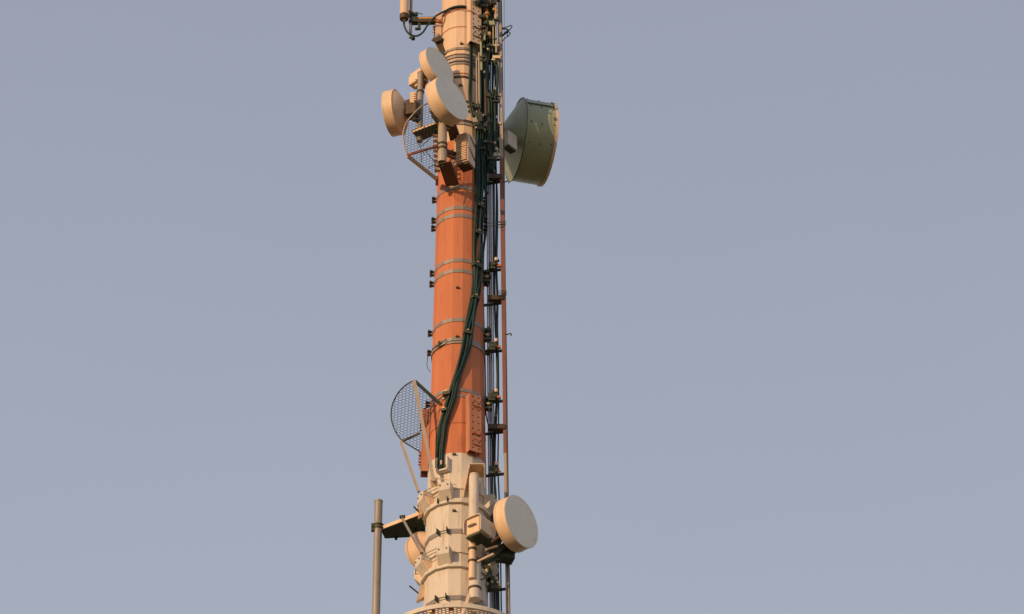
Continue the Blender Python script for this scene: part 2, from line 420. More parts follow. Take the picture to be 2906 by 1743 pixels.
# lower right drum
c4 = P(1480, 1480, -.62)
d4, n4 = drum('cream drum antenna at the lower right with round grey face', c4, nd(53), .452, .225, .10, group=Gd)
h4 = c4-n4*.34
b = MB(); b.bar(h4-UZ*.05, P(1392, 1560, -.5), .16, .14); b.bar(h4-UZ*.24+V((.1, 0, 0)), P(1375, 1592, -.55), .07, .09)
b.bar(P(1352, 1592, -.56), P(1455, 1560, -.30), .05, .05); b.bar(P(1352, 1606, -.56), P(1462, 1566, -.25), .05, .05)
b.box(P(1430, 1575, -.3), V((.15, .05, 0)), V((-.03, .10, 0)), UZ*.10)
b.build('mount_bracket', 'dark_steel', d4)
b = MB(); b.bar(P(1385, 1545, -.6), P(1418, 1520, -.55), .03, .04); b.bar(P(1378, 1560, -.62), P(1412, 1550, -.6), .03, .03); b.bar(P(1352, 1595, -.66), P(1400, 1572, -.6), .03, .03)
b.build('clamp_arm', 'dish_shell', d4)
# lower left dish behind the mast
c6 = P(1208, 1572, .25)
n6 = nd(28, away=True, left=True)
d6, _ = drum('pale dish antenna half hidden behind the left side of the mast', c6, n6, .375, .06, .20, group=Gd, hub=.05, shell_m='sunglow_paint')
MB().bar(c6-n6*.3, V((-.3, .35, c6.z)), .1, .1).build('mount_bracket', 'dark_steel', d6)
# big drum on the right
c5 = P(1554, 411, 1.5); n5 = nd(75, away=True)
d5, _ = drum('large drum antenna, its shade painted olive grey, on the right facing away, with a box on its back', c5, n5, .748, .585, .30, hub=.19, shell_m='shade_olive', convex=.03, face_m='sunglow_paint', cone=True)
b = MB(); s5 = n5.cross(UZ).normalized()
b.bar(c5-n5*.57+s5*.0, c5-n5*.57+s5*.001+UZ*.0001, .001, .001) if False else None
def onsh(phi, t, o=.0): return c5-n5*t+(s5*math.cos(R_(phi))+UZ*math.sin(R_(phi)))*(.748+o)
cs = -1 if s5.y > 0 else 1
for phi0, t in ((20, .08), (20, .3), (20, .5), (-10, .08), (-10, .5), (-12, .3), (50, .06), (48, .3), (52, .5), (-38, .1), (-40, .3), (-40, .5)):
    ph = phi0 if cs > 0 else 180-phi0
    b.tube([onsh(ph, t, -.003), onsh(ph, t, .014)], .012, 6)
for sgn in (0,):
    pa = 25 if cs > 0 else 155
    b.bar(onsh(pa, .06, .006), onsh(pa, .56, .006), .022, .022)
b.build('rivets_and_seam', 'dark_steel', d5)
MB().lathe([(.755, 0), (.766, 0), (.768, -.05), (.755, -.05)], c5, n5, 72).build('front_rim', 'dish_shell', d5)
MB().lathe([(.749, -.57), (.768, -.572), (.768, -.597), (.749, -.599)], c5, n5, 72).build('rear_rim', 'shade_olive', d5)
MB().lathe([(.769, -.580), (.7715, -.580), (.7715, -.592), (.769, -.592)], c5, n5, 72).build('rim_band', 'dark_steel', d5)
h5 = c5-n5*.88
b = MB(); uc = P(1446, 402, .75)
e1 = nd(50); s1 = e1.cross(UZ).normalized()
b.box(uc, e1*.075, s1*.13, UZ*.16); b.build('radio_unit', 'white_paint', d5, bevel=.01)
b = MB(); b.box(uc-UZ*.18, e1*.06, s1*.10, UZ*.015); b.bar(uc+V((-.03, .08, 0)), h5+n5*.1, .12, .14); b.build('radio_bracket', 'dark_steel', d5)
b = MB(); b.bar(h5, V((.30, .30, h5.z)), .10, .16); b.bar(h5-UZ*.25, V((.30, .30, h5.z-.25)), .06, .08); b.build('mount_bracket', 'dark_steel', d5)

# ------------------------------------------------------------------ camera-like radio unit by the lower right drum
ax = V((-.6, -.8, 0)); cu = P(1346, 1495, -.86)
ru = thing('radio_unit', cu-UZ*.2, 'cream hooded radio box on the white pole, left of the lower right drum', 'radio unit')
sd = V((.8, -.6, 0))
b = MB(); b.box(cu-ax*.10, ax*.14, sd*.135, UZ*.15); b.build('housing', 'dish_shell', ru, bevel=.02)
b = MB()
o_ = cu-ax*.16
hood = []
for (u, w) in ((-.172, -.09), (-.175, .09), (-.155, .15), (-.11, .178), (.11, .178), (.155, .15), (.175, .09), (.172, -.14)): hood.append((u, w))
for (a0, a1) in zip(hood, hood[1:]):
    pa = o_+sd*a0[0]+UZ*a0[1]; pb = o_+sd*a1[0]+UZ*a1[1]; nrm = (pb-pa).cross(ax).normalized()
    b.prism([pa+ax*.22, pb+ax*.22, pb-ax*.16, pa-ax*.16], nrm*.012)
b.build('hood', 'white_paint', ru)
b = MB(); b.box(cu+ax*.06, ax*.010, sd*.075, UZ*.012); b.tube([cu+ax*.07-sd*.09, cu+ax*.10, cu+ax*.07+sd*.09], .008, 6); b.build('handle', 'dull_cream', ru)
b = MB(); b.box(cu-ax*.10-UZ*.18, ax*.14, sd*.14, UZ*.012); b.box(cu-ax*.10-UZ*.20, ax*.05, sd*.03, UZ*.01)
b.bar(cu-ax*.22-UZ*.1, P(1390, 1545, -.55), .10, .14); b.build('base_plate', 'dark_steel', ru)

# ------------------------------------------------------------------ poles
def pole(label, px, r0, r1, y, rad_, m, straps=(), px1=None, name='mount_pole'):
    a = P(px, r1, y); t = P(px, r0, y); a = V((t.x, y, a.z))
    root = thing(name, a, label, 'pole', 'vertical mounting poles')
    MB().tube([a, t], rad_, 24).build('pipe', m, root)
    MB().tube([t-UZ*.012, t+UZ*.010], rad_+.004, 24).build('end_cap', m, root)
    for s in straps:
        z = P(px, s, y).z; b = MB()
        b.lathe([(rad_+.002, -.018), (rad_+.012, -.018), (rad_+.012, .018), (rad_+.002, .018)], V((a.x, y, z)), UZ, 24)
        b.build('strap', 'brown_steel', root)
    return root
pole('short grey pole carrying the two overlapping drums, banded twice', 1257, 290, 462, -1.10, .078, 'dull_cream', (412, 424))
pole('tan pole behind the peach drum at far left', 1194, 208, 402, -.66, .055, 'galvanised', (262,))
pole('thick white pole holding the hooded radio box', 1345, 1350, 1476, -.66, .082, 'white_paint')
pole('slim cream pole running down from the hooded radio box', 1341, 1490, 1643, -.66, .058, 'dish_shell', (1560, 1594))
pole('white pipe stub under the slim cream pole', 1348, 1600, 1702, -.57, .095, 'white_paint', (1672,))
lp = pole('long bare galvanised pole standing apart at the lower left', 1074.5, 1424, 3200, .42, .068, 'galvanised', (1492, 1500))
sp_ = pole('slim grey pole beside the white rod antenna at top left', 1172.5, -300, 108, -.10, .027, 'galvanised', (45, 62))

b = MB().tube([P(1172.5, 112, -.10), P(1172.5, 108, -.10)], .036, 14)
b.build('end_plug', 'dark_steel', sp_)
# hood bracket above white pole
hb = thing('hood_bracket', P(1350, 1400, -.5), 'cream folded bracket capping the thick white pole', 'bracket')
b = MB(); zt = P(1346, 1335, -.62).z
a1 = V((P(1331, 1340, -.6).x, -.47, zt)); 
for (x0, xo) in ((1332, -.13), (1374, .03)):
    X = P(x0, 1340, -.6).x
    b.prism([V((X, -.42, zt)), V((X, -.80, zt)), V((X, -.80, zt-.05)), V((X+xo*.9, -.42, zt-.52))], V((.012, 0, 0)))
X0 = P(1332, 1340, -.6).x; X1 = P(1374, 1340, -.6).x
b.box(V(((X0+X1)/2, -.61, zt+.006)), V(((X1-X0)/2+.008, 0, 0)), V((0, .195, 0)), UZ*.006)
b.build('plate', 'dish_shell', hb)

# ------------------------------------------------------------------ arms
def flatarm(label, pts, lip=.05, m='dark_steel', lm='dish_shell', th=.012, nuts=(), cat='bracket arm'):  # default colours hold the shaded underside and the sunlit lip
    "horizontal plate (4 plan points), lip along edge 0-1"
    root = thing('bracket_arm', pts[0], label, cat, 'bracket arms holding poles off the mast')
    MB().prism([V(p) for p in pts], UZ*th).build('plate', m, root)
    a, c = V(pts[0]), V(pts[1]); b = MB().bar(a+UZ*lip/2, c+UZ*lip/2, .012, lip+th+.004); b.build('front_lip', lm, root)
    a, c = V(pts[3]), V(pts[2]); b = MB().bar(a+UZ*lip/2, c+UZ*lip/2, .012, lip+th+.004); b.build('rear_lip', m, root)
    for q in nuts:
        MB().tube([V(q)-UZ*.05, V(q)+UZ*.02], .025, 6).build('nut', 'cable', root)
    return root
za = P(1080, 1503, .42).z
def onz(px, row, z):
    d = fw + rt*((px-1453)/F) - up*((row-871.5)/F); t = (z-CAM.z)/d.z; return CAM+d*t
A = [onz(1207, 1454, za), onz(1080, 1503, za), onz(1092, 1527, za), onz(1207, 1521, za)]
ar = flatarm('dark triangular bracket arm reaching left to the long galvanised pole', A, .05, nuts=(onz(1124, 1524, za), onz(1180, 1500, za), onz(1200, 1510, za)))
b = MB(); b.bar(V((-.43, -.1, za-.02)), V((-.43, .3, za-.02)), .10, .10); b.build('root_block', 'dish_shell', ar)
ang = thing('angle_brace', P(1140, 1468, -.05), 'thin diagonal brace crossing the dark triangular arm at lower left', 'brace')
MB().bar(P(1141, 1470, -.02), P(1203, 1582, -.28), .035, .03, V((0, -1, 0))).build('bar', 'galvanised', ang)
b = MB(); b.bar(P(1134, 1468, -.02), P(1150, 1466, -.02), .05, .04); b.bar(P(1196, 1570, -.3), P(1206, 1590, -.3), .07, .05); b.build('end_plate', 'dark_steel', ang)
# U bolts at long pole
b = MB(); 
for rr_ in (1492, 1501):
    z = P(1074, rr_, .42).z; c = V((P(1074.5, rr_, .42).x, .42, z))
    b.lathe([(.072, -.01), (.09, -.01), (.09, .01), (.072, .01)], c, UZ, 20); b.box(c+V((-.09, -.02, -.02)), V((.03, 0, 0)), V((0, .03, 0)), UZ*.04)
b.build('u_bolt', 'dark_steel', lp)
# small stub rods and brackets on the left side of the pale section
for i, (x0, y0, x1, y1, bx, by, lab) in enumerate(((1174, 1438, 1194, 1458, 1200, 1445, 'small golden cleat with a thin rod above the triangular bracket arm'), (1162, 1663, 1190, 1686, 1196, 1685, 'small golden cleat with a thin rod at the lower left of the mast'))):
    root = thing('cleat', P(bx, by, -.05), lab, 'cleat')
    MB().tube([P(x0, y0, -.25), P(x1, y1, -.12)], .013, 8).build('rod', 'brown_steel', root)
    MB().prism([P(bx-14, by+24, -.12), P(bx-2, by-22, -.12), P(bx+14, by-20, -.05), P(bx+14, by+10, -.05)], V((0, .10, 0))).build('plate', 'dish_shell', root)
# arms of the overlapping drum poles
zb = P(1258, 463, -1.14).z
flatarm('brown channel arm below the short grey pole, on the orange paint', [onz(1245, 465, zb), onz(1267, 529, zb), onz(1301, 524, zb), onz(1277, 458, zb)], .05, 'brown_steel', 'brown_steel', nuts=(onz(1258, 468, zb),))
zb = P(1262, 352, -1.10).z
flatarm('brown channel arm behind the short grey pole, on the white paint', [onz(1268, 350, zb), onz(1278, 399, zb), onz(1306, 396, zb), onz(1290, 350, zb)], .05, 'brown_steel', 'brown_steel')
zb = P(1255, 345, -1.08).z
flatarm('dark arm running left from the short grey pole behind the upper wire mesh', [onz(1256, 343, zb), onz(1170, 376, zb), onz(1190, 401, zb), onz(1262, 372, zb)], .022, 'dark_steel', 'dish_shell', nuts=(onz(1240, 362, zb),))
# bolts rods between the arm plates
for (x, r) in ((1288, 391), (1287, 522)):
    MB().bar(P(x-7, r, -.55 if r < 400 else -.48), P(x+7, r-2, -.55 if r < 400 else -.48), .012, .012).build('tie_bolt', 'brass', mast)

# finned radio pair
uc = P(1322, 432, -.72); ea = nd(28, left=True); eb = nd(62)
fr = thing('finned_radio', uc-UZ*.35, 'cream double radio box with cooling ribs, between the grey pole and cables', 'radio unit')
for dz in (.15, -.15):
    c = uc+UZ*dz
    poly = [c+ea*.13+UZ*.13, c+ea*.13-UZ*.16, c-ea*.13-UZ*.16, c-ea*.13+UZ*.17]
    MB().prism(poly, eb*.23).build('housing', 'sunglow_paint', fr, bevel=.008)
    f_ = MB()
    for k in range(8): f_.box(c+ea*.145+UZ*(-.125+.036*k), ea*.022, eb*.095, UZ*.010)
    f_.build('cooling_ribs', 'sunglow_paint', fr)
    MB().prism([c+eb*.12+ea*.05+UZ*.10, c+eb*.12+ea*.09+UZ*.15, c+eb*.12-ea*.12+UZ*.02, c+eb*.12-ea*.11-UZ*.03], eb*.008).build('shadow_wedge', 'brown_steel', fr)  # thin dark wedge painted as shadow on the right face
MB().box(uc-eb*.15+ea*.06, ea*.045, eb*.035, UZ*.30).build('side_channel', 'dish_shell', fr, bevel=.005)
b = MB(); b.box(uc-UZ*.33, ea*.10, eb*.10, UZ*.014); b.bar(uc-eb*.15-ea*.02, P(1262, 428, -1.0), .06, .06); b.bar(uc-eb*.15-UZ*.12, P(1264, 440, -1.0), .03, .03); b.build('bracket', 'brown_steel', fr)

# ------------------------------------------------------------------ wire mesh reflectors
def inside(poly, x, y):
    c = False; j = len(poly)-1
    for i in range(len(poly)):
        (xi, yi), (xj, yj) = poly[i], poly[j]
        if (yi > y) != (yj > y) and x < (xj-xi)*(y-yi)/(yj-yi)+xi: c = not c
        j = i
    return c
def hexmesh(poly, depth, w=13.0, h=8.0, r=.0042, ang=0.0):
    b = MB(); xs = [p[0] for p in poly]; ys = [p[1] for p in poly]
    ca, sa = math.cos(ang), math.sin(ang); x0, y0 = sum(xs)/len(xs), sum(ys)/len(ys)
    n = 40
    def node(u, v): return (x0+u*ca-v*sa, y0+u*sa+v*ca)
    segs = []
    for i in range(-n, n):
        for j in range(-n, n):
            # flat wide hexagons: centre
            cx = i*w*.75*1.0; cy = j*h+(h/2 if i % 2 else 0)
            a = (cx-w/2, cy); q = (cx-w/4, cy-h/2); c = (cx+w/4, cy-h/2); d = (cx+w/2, cy)
            segs += [(a, q), (q, c), (c, d)]
    for s, e in segs:
        A_, B_ = node(*s), node(*e)
        if inside(poly, *A_) or inside(poly, *B_):
            if inside(poly, (A_[0]+B_[0])/2, (A_[1]+B_[1])/2):
                b.tube([P(*A_, depth(*A_)), P(*B_, depth(*B_))], r, 3, False)
    return b
def curve2(pts, k=5): return [(p.x, p.y) for p in smooth([V((x, y, 0)) for x, y in pts], k)]
arc1 = curve2([(1218, 290), (1195, 303), (1172, 325), (1153, 350), (1144, 378), (1145, 400), (1150, 423), (1157, 443)])
poly1 = arc1+[(1180, 462), (1236, 507), (1243, 470), (1241, 400), (1236, 345), (1226, 300)]
def dep1(x, y): return -1.18+.16*(((x-1200)/60)**2+((y-390)/110)**2)*.5
g1 = thing('wire_mesh_antenna', P(1236, 505, -.6), 'wire mesh reflector behind the two overlapping drums, upper left', 'mesh antenna', 'wire mesh reflector antennas')
hexmesh(poly1, dep1, 12, 7.2, .0040, .05).build('wire_net', 'wire_mesh', g1)
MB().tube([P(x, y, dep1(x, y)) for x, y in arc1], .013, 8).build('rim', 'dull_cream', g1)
MB().bar(P(1157, 443, dep1(1157, 443)), P(1238, 508, -.62), .045, .05, V((0, -1, 0))).build('lower_bar', 'dish_shell', g1)
MB().bar(P(1156, 441, dep1(1156, 441)-.02), P(1268, 407, -1.02), .03, .035).build('feed_boom', 'rust_paint', g1)
b = MB()
for (a, c) in (((1180, 385), (1192, 418)), ((1192, 418), (1206, 440)), ((1192, 418), (1222, 392)), ((1206, 426), (1238, 466)), ((1196, 432), (1196, 462)), ((1214, 478), (1238, 464)), ((1206, 424), (1245, 421)), ((1228, 300), (1236, 345)), ((1168, 372), (1184, 364)), ((1225, 335), (1248, 348))):
    b.tube([P(*a, dep1(*a)-.03), P(*c, dep1(*c)-.03)], .0065, 6)
b.build('feed_wires', 'cable', g1)
b = MB()
for k in range(9): b.box(P(1236+k*.6, 372+k*14, -.75), V((.05, 0, 0)), V((0, .04, 0)), UZ*.012)
b.box(P(1243, 430, -.70), V((.02, 0, 0)), V((0, .03, 0)), UZ*.42)
b.build('toothed_bracket', 'sunglow_paint', g1)
b = MB(); b.bar(P(1240, 506, -.62), P(1240, 520, -.30), .05, .09); b.build('foot_clamp', 'rust_paint', g1)

arc2 = curve2([(1174, 1080), (1150, 1094), (1128, 1118), (1114, 1148), (1110, 1175), (1113, 1200), (1124, 1228), (1141, 1250), (1165, 1266), (1194, 1283)])
poly2 = arc2+[(1206, 1283), (1214, 1168), (1236, 1136), (1180, 1084)]
def dep2(x, y): return -.55+(y-1080)/205*.55 + .12*((x-1165)/55)**2
g2 = thing('wire_mesh_antenna', P(1230, 1365, -.5), 'wire mesh reflector standing off the left side above the pale section', 'mesh antenna', 'wire mesh reflector antennas')
hexmesh(poly2, dep2, 13, 7.6, .0040, .06).build('wire_net', 'wire_mesh', g2)
MB().tube([P(x, y, dep2(x, y)) for x, y in arc2], .011, 8).build('rim', 'dark_steel', g2)
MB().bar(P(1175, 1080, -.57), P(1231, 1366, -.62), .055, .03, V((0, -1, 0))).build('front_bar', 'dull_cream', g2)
MB().bar(P(1178, 1082, -.55), P(1246, 1144, -.42), .04, .05, V((0, -1, 0))).build('top_bar', 'dark_steel', g2)
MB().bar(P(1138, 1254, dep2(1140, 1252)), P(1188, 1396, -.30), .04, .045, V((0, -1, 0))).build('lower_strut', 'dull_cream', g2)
MB().bar(P(1142, 1252, dep2(1140, 1252)), P(1192, 1229, -.15), .03, .03).build('cross_bar', 'brown_steel', g2)
b = MB(); b.bar(P(1230, 1358, -.6), P(1234, 1380, -.5), .10, .08); b.tube([P(1236, 1358, -.55), P(1278, 1362, -.58)], .009, 6); b.build('foot_clamp', 'dish_shell', g2)
b = MB(); 
for (a, c) in (((1236, 1140), (1262, 1122)), ((1202, 1160), (1236, 1150)), ((1240, 1148), (1220, 1180)), ((1216, 1168), (1214, 1200))): b.tube([P(*a, -.42), P(*c, -.46)], .010, 6)
b.build('stay', 'brown_steel', g2)

# ------------------------------------------------------------------ top left rod antenna and arm
za_ = P(1147, 50, -.2)
ra = thing('rod_antenna', za_, 'white rod antenna hanging beside the slim grey pole at the top left', 'rod antenna')
MB().tube([za_+UZ*.02, za_+UZ*3.5], .079, 28).build('radome', 'sunglow_paint', ra)
MB().lathe([(0, -.075), (.03, -.075), (.035, -.05), (.074, -.045), (.082, -.03), (.082, .06), (.079, .062)], za_, UZ, 28).build('base_cap', 'brown_steel', ra)
b = MB(); b.tube([za_-UZ*.07, za_-UZ*.15], .022, 12); b.build('connector', 'brass', ra)
b = MB(); zz = P(1165, 40, -.15).z
b.bar(V((za_.x+.06, -.2, zz+.02)), V((P(1184, 38, -.1).x, -.10, zz+.02)), .03, .05); b.bar(V((za_.x+.06, -.16, zz-.06)), V((P(1184, 38, -.1).x, -.06, zz+.06)), .05, .05)
b.bar(P(1180, 35, -.1), P(1200, 41, -.12), .012, .012); b.build('clamp', 'dark_steel', ra)
am = thing('bracket_arm', P(1240, 60, -.15), 'short tan box arm carrying the rod antenna at the top left', 'bracket arm', 'bracket arms holding poles off the mast')
MB().bar(P(1178, 60, -.1), P(1236, 59, -.12), .10, .11).build('box_bar', 'brown_steel', am)
MB().bar(P(1188, 52.5, -.14), P(1230, 52, -.16), .03, .03).build('top_flange', 'brass', am)
b = MB(); b.box(P(1176, 60, -.1), V((.05, 0, 0)), V((0, .06, 0)), UZ*.05); b.bar(P(1190, 62, -.1), P(1190, 83, -.1), .06, .05); b.bar(P(1178, 82, -.1), P(1194, 82, -.1), .05, .03); b.build('clamp', 'dark_steel', am)
MB().bar(P(1234, 60, -.12), P(1250, 62, -.15), .07, .06).build('root_plate', 'rust_paint', am)

def cab(name, label, pts, r, m='cable', cat='cable', group=None, k=6, parent=None):
    b = MB().tube(smooth(pts, k), r, 8); o = b.build(name, m, parent)
    if parent is None: tag(o, label, cat, group)
    elif label: o['label'] = label
    return o
cab('cable', 'black cable looping under the rod antenna and over the upper mast',
    [P(1146, 56, -.2), P(1147, 72, -.22), P(1155, 90, -.2), P(1168, 100, -.18), P(1184, 102, -.18), P(1200, 92, -.18), P(1212, 74, -.2), P(1226, 58, -.24), P(1238, 45, -.34), surf(1262, 32, .03), surf(1285, 21, .03), surf(1308, 17.5, .03), surf(1322, 19, .03)], .018)
cab('cable', 'thin rust coloured cable curving round the upper mast',
    [P(1245, 64, -.2), surf(1262, 44, .02), surf(1285, 30, .02), surf(1310, 26, .02), surf(1335, 31, .15), surf(1358, 46, .12)], .008, 'rust_paint')
cab('cable', 'thin wire hanging in a loop from a clamp on the orange left edge',
    [surf(1225, 1005, .03)+V((-.06, 0, 0)), P(1213, 1020, -.05), P(1212, 1040, -.05), P(1221, 1056, -.1)], .006, 'cable_grey')

# ------------------------------------------------------------------ black cable bundle down the front
path = [(1362, -40), (1363, 60), (1358, 130), (1352, 200), (1357, 290), (1364, 380), (1366, 470), (1366, 560), (1362, 640), (1358, 710), (1355, 770), (1350, 830), (1342, 880), (1333, 930), (1322, 985), (1308, 1035), (1292, 1085), (1279, 1130), (1270, 1165), (1259, 1205), (1251, 1240), (1248, 1280), (1247, 1328)]
cb = thing('cable_bundle', surf(1247, 1328, .03), 'thick black cable bundle winding across the orange paint', 'cable bundle')
def wid(row): 
    return 13 if 400 < row < 760 else (9.5 if row < 830 else (7.5 if row < 930 else (8.5 if row < 1180 else 7.5)))
for k, (u, off, r) in enumerate(((-1.25, .03, .018), (-.95, .06, .017), (-.55, .03, .021), (.35, .035, .020), (.75, .07, .016), (1.2, .03, .020), (.1, .075, .015))):
    pts = []
    for i, (x, y) in enumerate(path):
        if y < 350: x = {0: 1345, 2: 1343}.get(k, 1373) if y < 300 else {0: 1348, 2: 1347}.get(k, 1369)
        jit = (2.6 if 600 < y < 1250 else 1.4)*math.sin(i*(.9+.23*k)+k*2.1) if 0 < i < len(path)-2 else 0
        pts.append(surf(x+u*wid(y)+jit, y, off+.012*math.sin(i*.9+k)))
    cab('cable', None, pts, r, parent=cb)
for (x, y, s) in ((1363, 585, 1), (1357, 662, 1.1), (1353, 753, 1.25), (1349, 845, 1.0), (1326, 945, 1.0), (1268, 1118, 1.0), (1262, 1165, .8)):
    p = surf(x, y, .06); t = math.degrees(math.atan2(p.x, -p.y)); b = MB()
    b.abox(p, t, .068*s, .045, .03*s); b.tube([p-tan(t)*.07*s+rad(t)*.02, p+tan(t)*.07*s+rad(t)*.02], .012, 6)
    b.build('clip', 'dark_steel', cb)
    q = p+UZ*.04*s; MB().abox(q, t, .018, .05, .012).build('clip_bolt', 'brass', cb)
b = MB(); p = surf(1257, 1335, .03); t = math.degrees(math.atan2(p.x, -p.y))
b.abox(p-UZ*.02, t, .10, .06, .014); b.abox(p+tan(t)*.095+UZ*.10, t, .010, .05, .13); b.abox(p-tan(t)*.095+UZ*.10, t, .010, .05, .13)
b.build('entry_box', 'white_paint', mast)
b = MB()
for (x, y) in ((1240, 1300), (1252, 1307)): p = surf(x, y, .09); b.tube([p, p-UZ*.08], .014, 8)
b.build('connector', 'dish_shell', cb)

# ------------------------------------------------------------------ ladder and services on the right
def lad_x(row): return 1417+.0137*row
ld = thing('climbing_ladder', P(lad_x(1743), 1743, .1), 'narrow steel ladder standing edge-on along the right side of the mast', 'ladder')
def run(fx, rows, y, parent, name, m, r, label=None, square=False, step=1):
    pts = [P(fx(w), w, y) for w in rows]
    b = MB()
    if square:
        for a, c in zip(pts, pts[1:]): b.bar(a, c, square[0], square[1], V((0, 1, 0)))
    else: b.tube(smooth(pts, 4), r, 8)
    o = b.build(name, m, parent)
    if label: o['label'] = label
    return o
Rows = [-500, 452]; 
run(lad_x, [-700, 450], -.12, ld, 'stringer', 'dull_cream', .03, 'cream upper length', square=(.065, .05))  # shade on the upper rail is put into its duller colour
run(lad_x, [450, 1288], -.12, ld, 'stringer', 'dull_red', .03, 'orange red middle length', square=(.070, .05))
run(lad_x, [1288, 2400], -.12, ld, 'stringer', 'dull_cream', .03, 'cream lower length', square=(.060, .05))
run(lambda w: lad_x(w)+5, [-700, 2400], .28, ld, 'stringer', 'brown_steel', .03, 'rear stringer', square=(.03, .05))
w = -300
while w < 2300:
    b = MB(); a = P(lad_x(w), w, -.12); b.tube([a, a+V((.0, .40, 0))], .012, 6); b.build('rung', 'galvanised', ld); w += 42
lw = cab('safety_wire', 'thin taut wire running down outside the ladder', [P(1430, -600, -.15), P(1431.5, 400, -.15), P(1436, 1000, -.15), P(1441, 1743, -.15), P(1446, 2300, -.15)], .004, 'cable_grey', 'wire')
# grey conduits between mast and ladder
cr = thing('conduit_run', P(1392, 1743, .1), 'row of slim grey conduits between the mast and the ladder', 'conduits')
for k, (x0, y, r) in enumerate(((1381.5, .10, .011), (1387, .13, .017), (1392.5, .10, .014), (1397.5, .12, .011))):
    cab('conduit', None, [P(x0-3, -500, y), P(x0-1, 200, y), P(x0+1.5, 700, y), P(x0+3, 1080, y), P(x0+7, 1500, y), P(x0+10, 1743, y), P(x0+16, 2300, y)], r, 'conduit', parent=cr)
# feeder cables in the ladder gap
fc = thing('cable_bundle', P(1408, 1743, 0), 'loose black feeder cables hanging beside the ladder', 'cable bundle')
rows = [-200, -40, 80, 180, 260, 350, 450, 540, 640, 760, 850, 930, 1000, 1090, 1180, 1250, 1330, 1400, 1500, 1600, 1743, 2100]
colsx = [
 [1398, 1398, 1397, 1400, 1398, 1396, 1400, 1402, 1402, 1403, 1404, 1406, 1410, 1412, 1409, 1405, 1404, 1405, 1410, 1408, 1412, 1420],
 [1405, 1404, 1402, 1404, 1406, 1404, 1407, 1409, 1408, 1408, 1411, 1409, 1409, 1411, 1406, 1401, 1402, 1407, 1412, 1414, 1416, 1424],
 [1392, 1390, 1388, 1392, 1384, 1383, 1382, 1379, 1375, 1372, 1372, 1374, 1376, 1378, 1380, 1397, 1398, 1396, 1398, 1402, 1404, 1410],
 [1409, 1408, 1409, 1407, 1405, 1408, 1404, 1411, 1412, 1410, 1413, 1412, 1414, 1415, 1415, 1414, 1413, 1416, 1420, 1421, 1423, 1430]]
for k, cx in enumerate(colsx):
    if k == 2: r = .010
    else: r = (.017, .015, 0, .012)[k]
    cab('cable', None, [P(x, w, -.02+.03*k) for x, w in zip(cx, rows)], r, parent=fc)
# dense mass of cables high up
dm = thing('cable_bundle', P(1385, 480, -.1), 'dense mass of dark cables beside the ladder behind the drums', 'cable bundle')
for k in range(27):
    x0 = 1364+(k % 18)*2.5+(1.2 if k > 17 else 0); top = -300; bot = random.choice([470, 520, 560, 600]) if k < 5 else random.choice([430, 470, 445])
    pts = []; w = top; ph = random.random()*6
    while w < bot:
        xx = x0+3.5*math.sin(w/70+ph)
        if 185 < w < 262 and 1380 < xx: xx = 1374+(k % 4)*2.4 if (k % 18) < 12 else 1406+(k % 18)*.3
        pts.append(P(xx, w, -.22+.03*(k % 5))); w += 45
    pts.append(P(1372+(k % 5)*3 if k < 6 else 1400+(k % 3)*3, bot+30, -.1))
    cab('cable', None, pts, .016+.007*random.random(), random.choice(['cable', 'cable', 'cable', 'dark_steel']), parent=dm)
# clamps and stand-off brackets on the ladder
Gs = 'stand-off clamps between mast and ladder'
kk = 0
names = [(140, 'just right of the mast flange, topmost one'), (272, 'level with the lower overlapping drum'), (352, 'level with the box on the big drum'), (442, 'under the box on the big drum'), (506, 'level with the bottom rim of the big drum'), (755, 'first below the bare upper stretch of orange mast'), (850, 'flat one above the steel band pair'), (985, 'beside the steel band pair'), (1128, 'level with the top of the lower wire mesh'), (1216, 'flat one beside the orange perforated rail'), (1335, 'at the change from orange to cream mast'), (1580, 'below the lower right drum'), (1662, 'lowest one, just above the platform')]
for row, lab in names:
    root = thing('ladder_clamp', P(1400, row, 0), 'dark ladder clamp, '+lab, 'clamp', Gs)
    z = P(1400, row, -.1).z; xr = P(lad_x(row), row, -.1).x; rr = MR(z); b = MB()
    flat = row in (850, 1216, 506)
    x0 = P(1385, row, -.1).x
    if flat:
        b.box(V(((x0+xr)/2, -.12, z)), V(((xr-x0)/2, 0, 0)), V((0, .05, 0)), UZ*.045); b.build('plate', 'brown_steel', root)
    else:
        q_ = random.uniform(.75, 1.05)
        b.box(V((P(1399+random.uniform(-3, 3), row, -.1).x, -.12, z)), V((.075*q_, 0, .006)), V((0, .06, 0)), UZ*.05*q_)
        for _ in range(4):
            c_ = V((P(1400+random.uniform(-13, 13), row, -.1).x, -.16, z+random.uniform(-.09, .07))); b.box(c_, V((random.uniform(.01, .035), 0, 0)), V((0, .03, 0)), V((random.uniform(-.008, .008), 0, random.uniform(.01, .03))))
        b.box(V((P(1396, row, -.1).x, -.14, z-.09)), V((.06, 0, 0)), V((0, .05, 0)), UZ*.025); b.build('block', 'dark_steel', root, bevel=.006)
        MB().tube([V((P(1408, row, -.1).x, -.18, z+.05)), V((P(1408, row, -.1).x, -.18, z+.11))], .028, 8).build('bolt_head', 'dish_shell', root)
        MB().box(V((P(1416, row, -.1).x, -.14, z-.03)), V((.032, 0, 0)), V((0, .03, 0)), UZ*.022).build('hook', 'orange_paint' if 450 < row < 1290 else 'dish_shell', root)
    MB().bar(V((rr*.7, .1, z)), V((xr, .0, z)), .03, .04).build('arm', 'dark_steel', root)
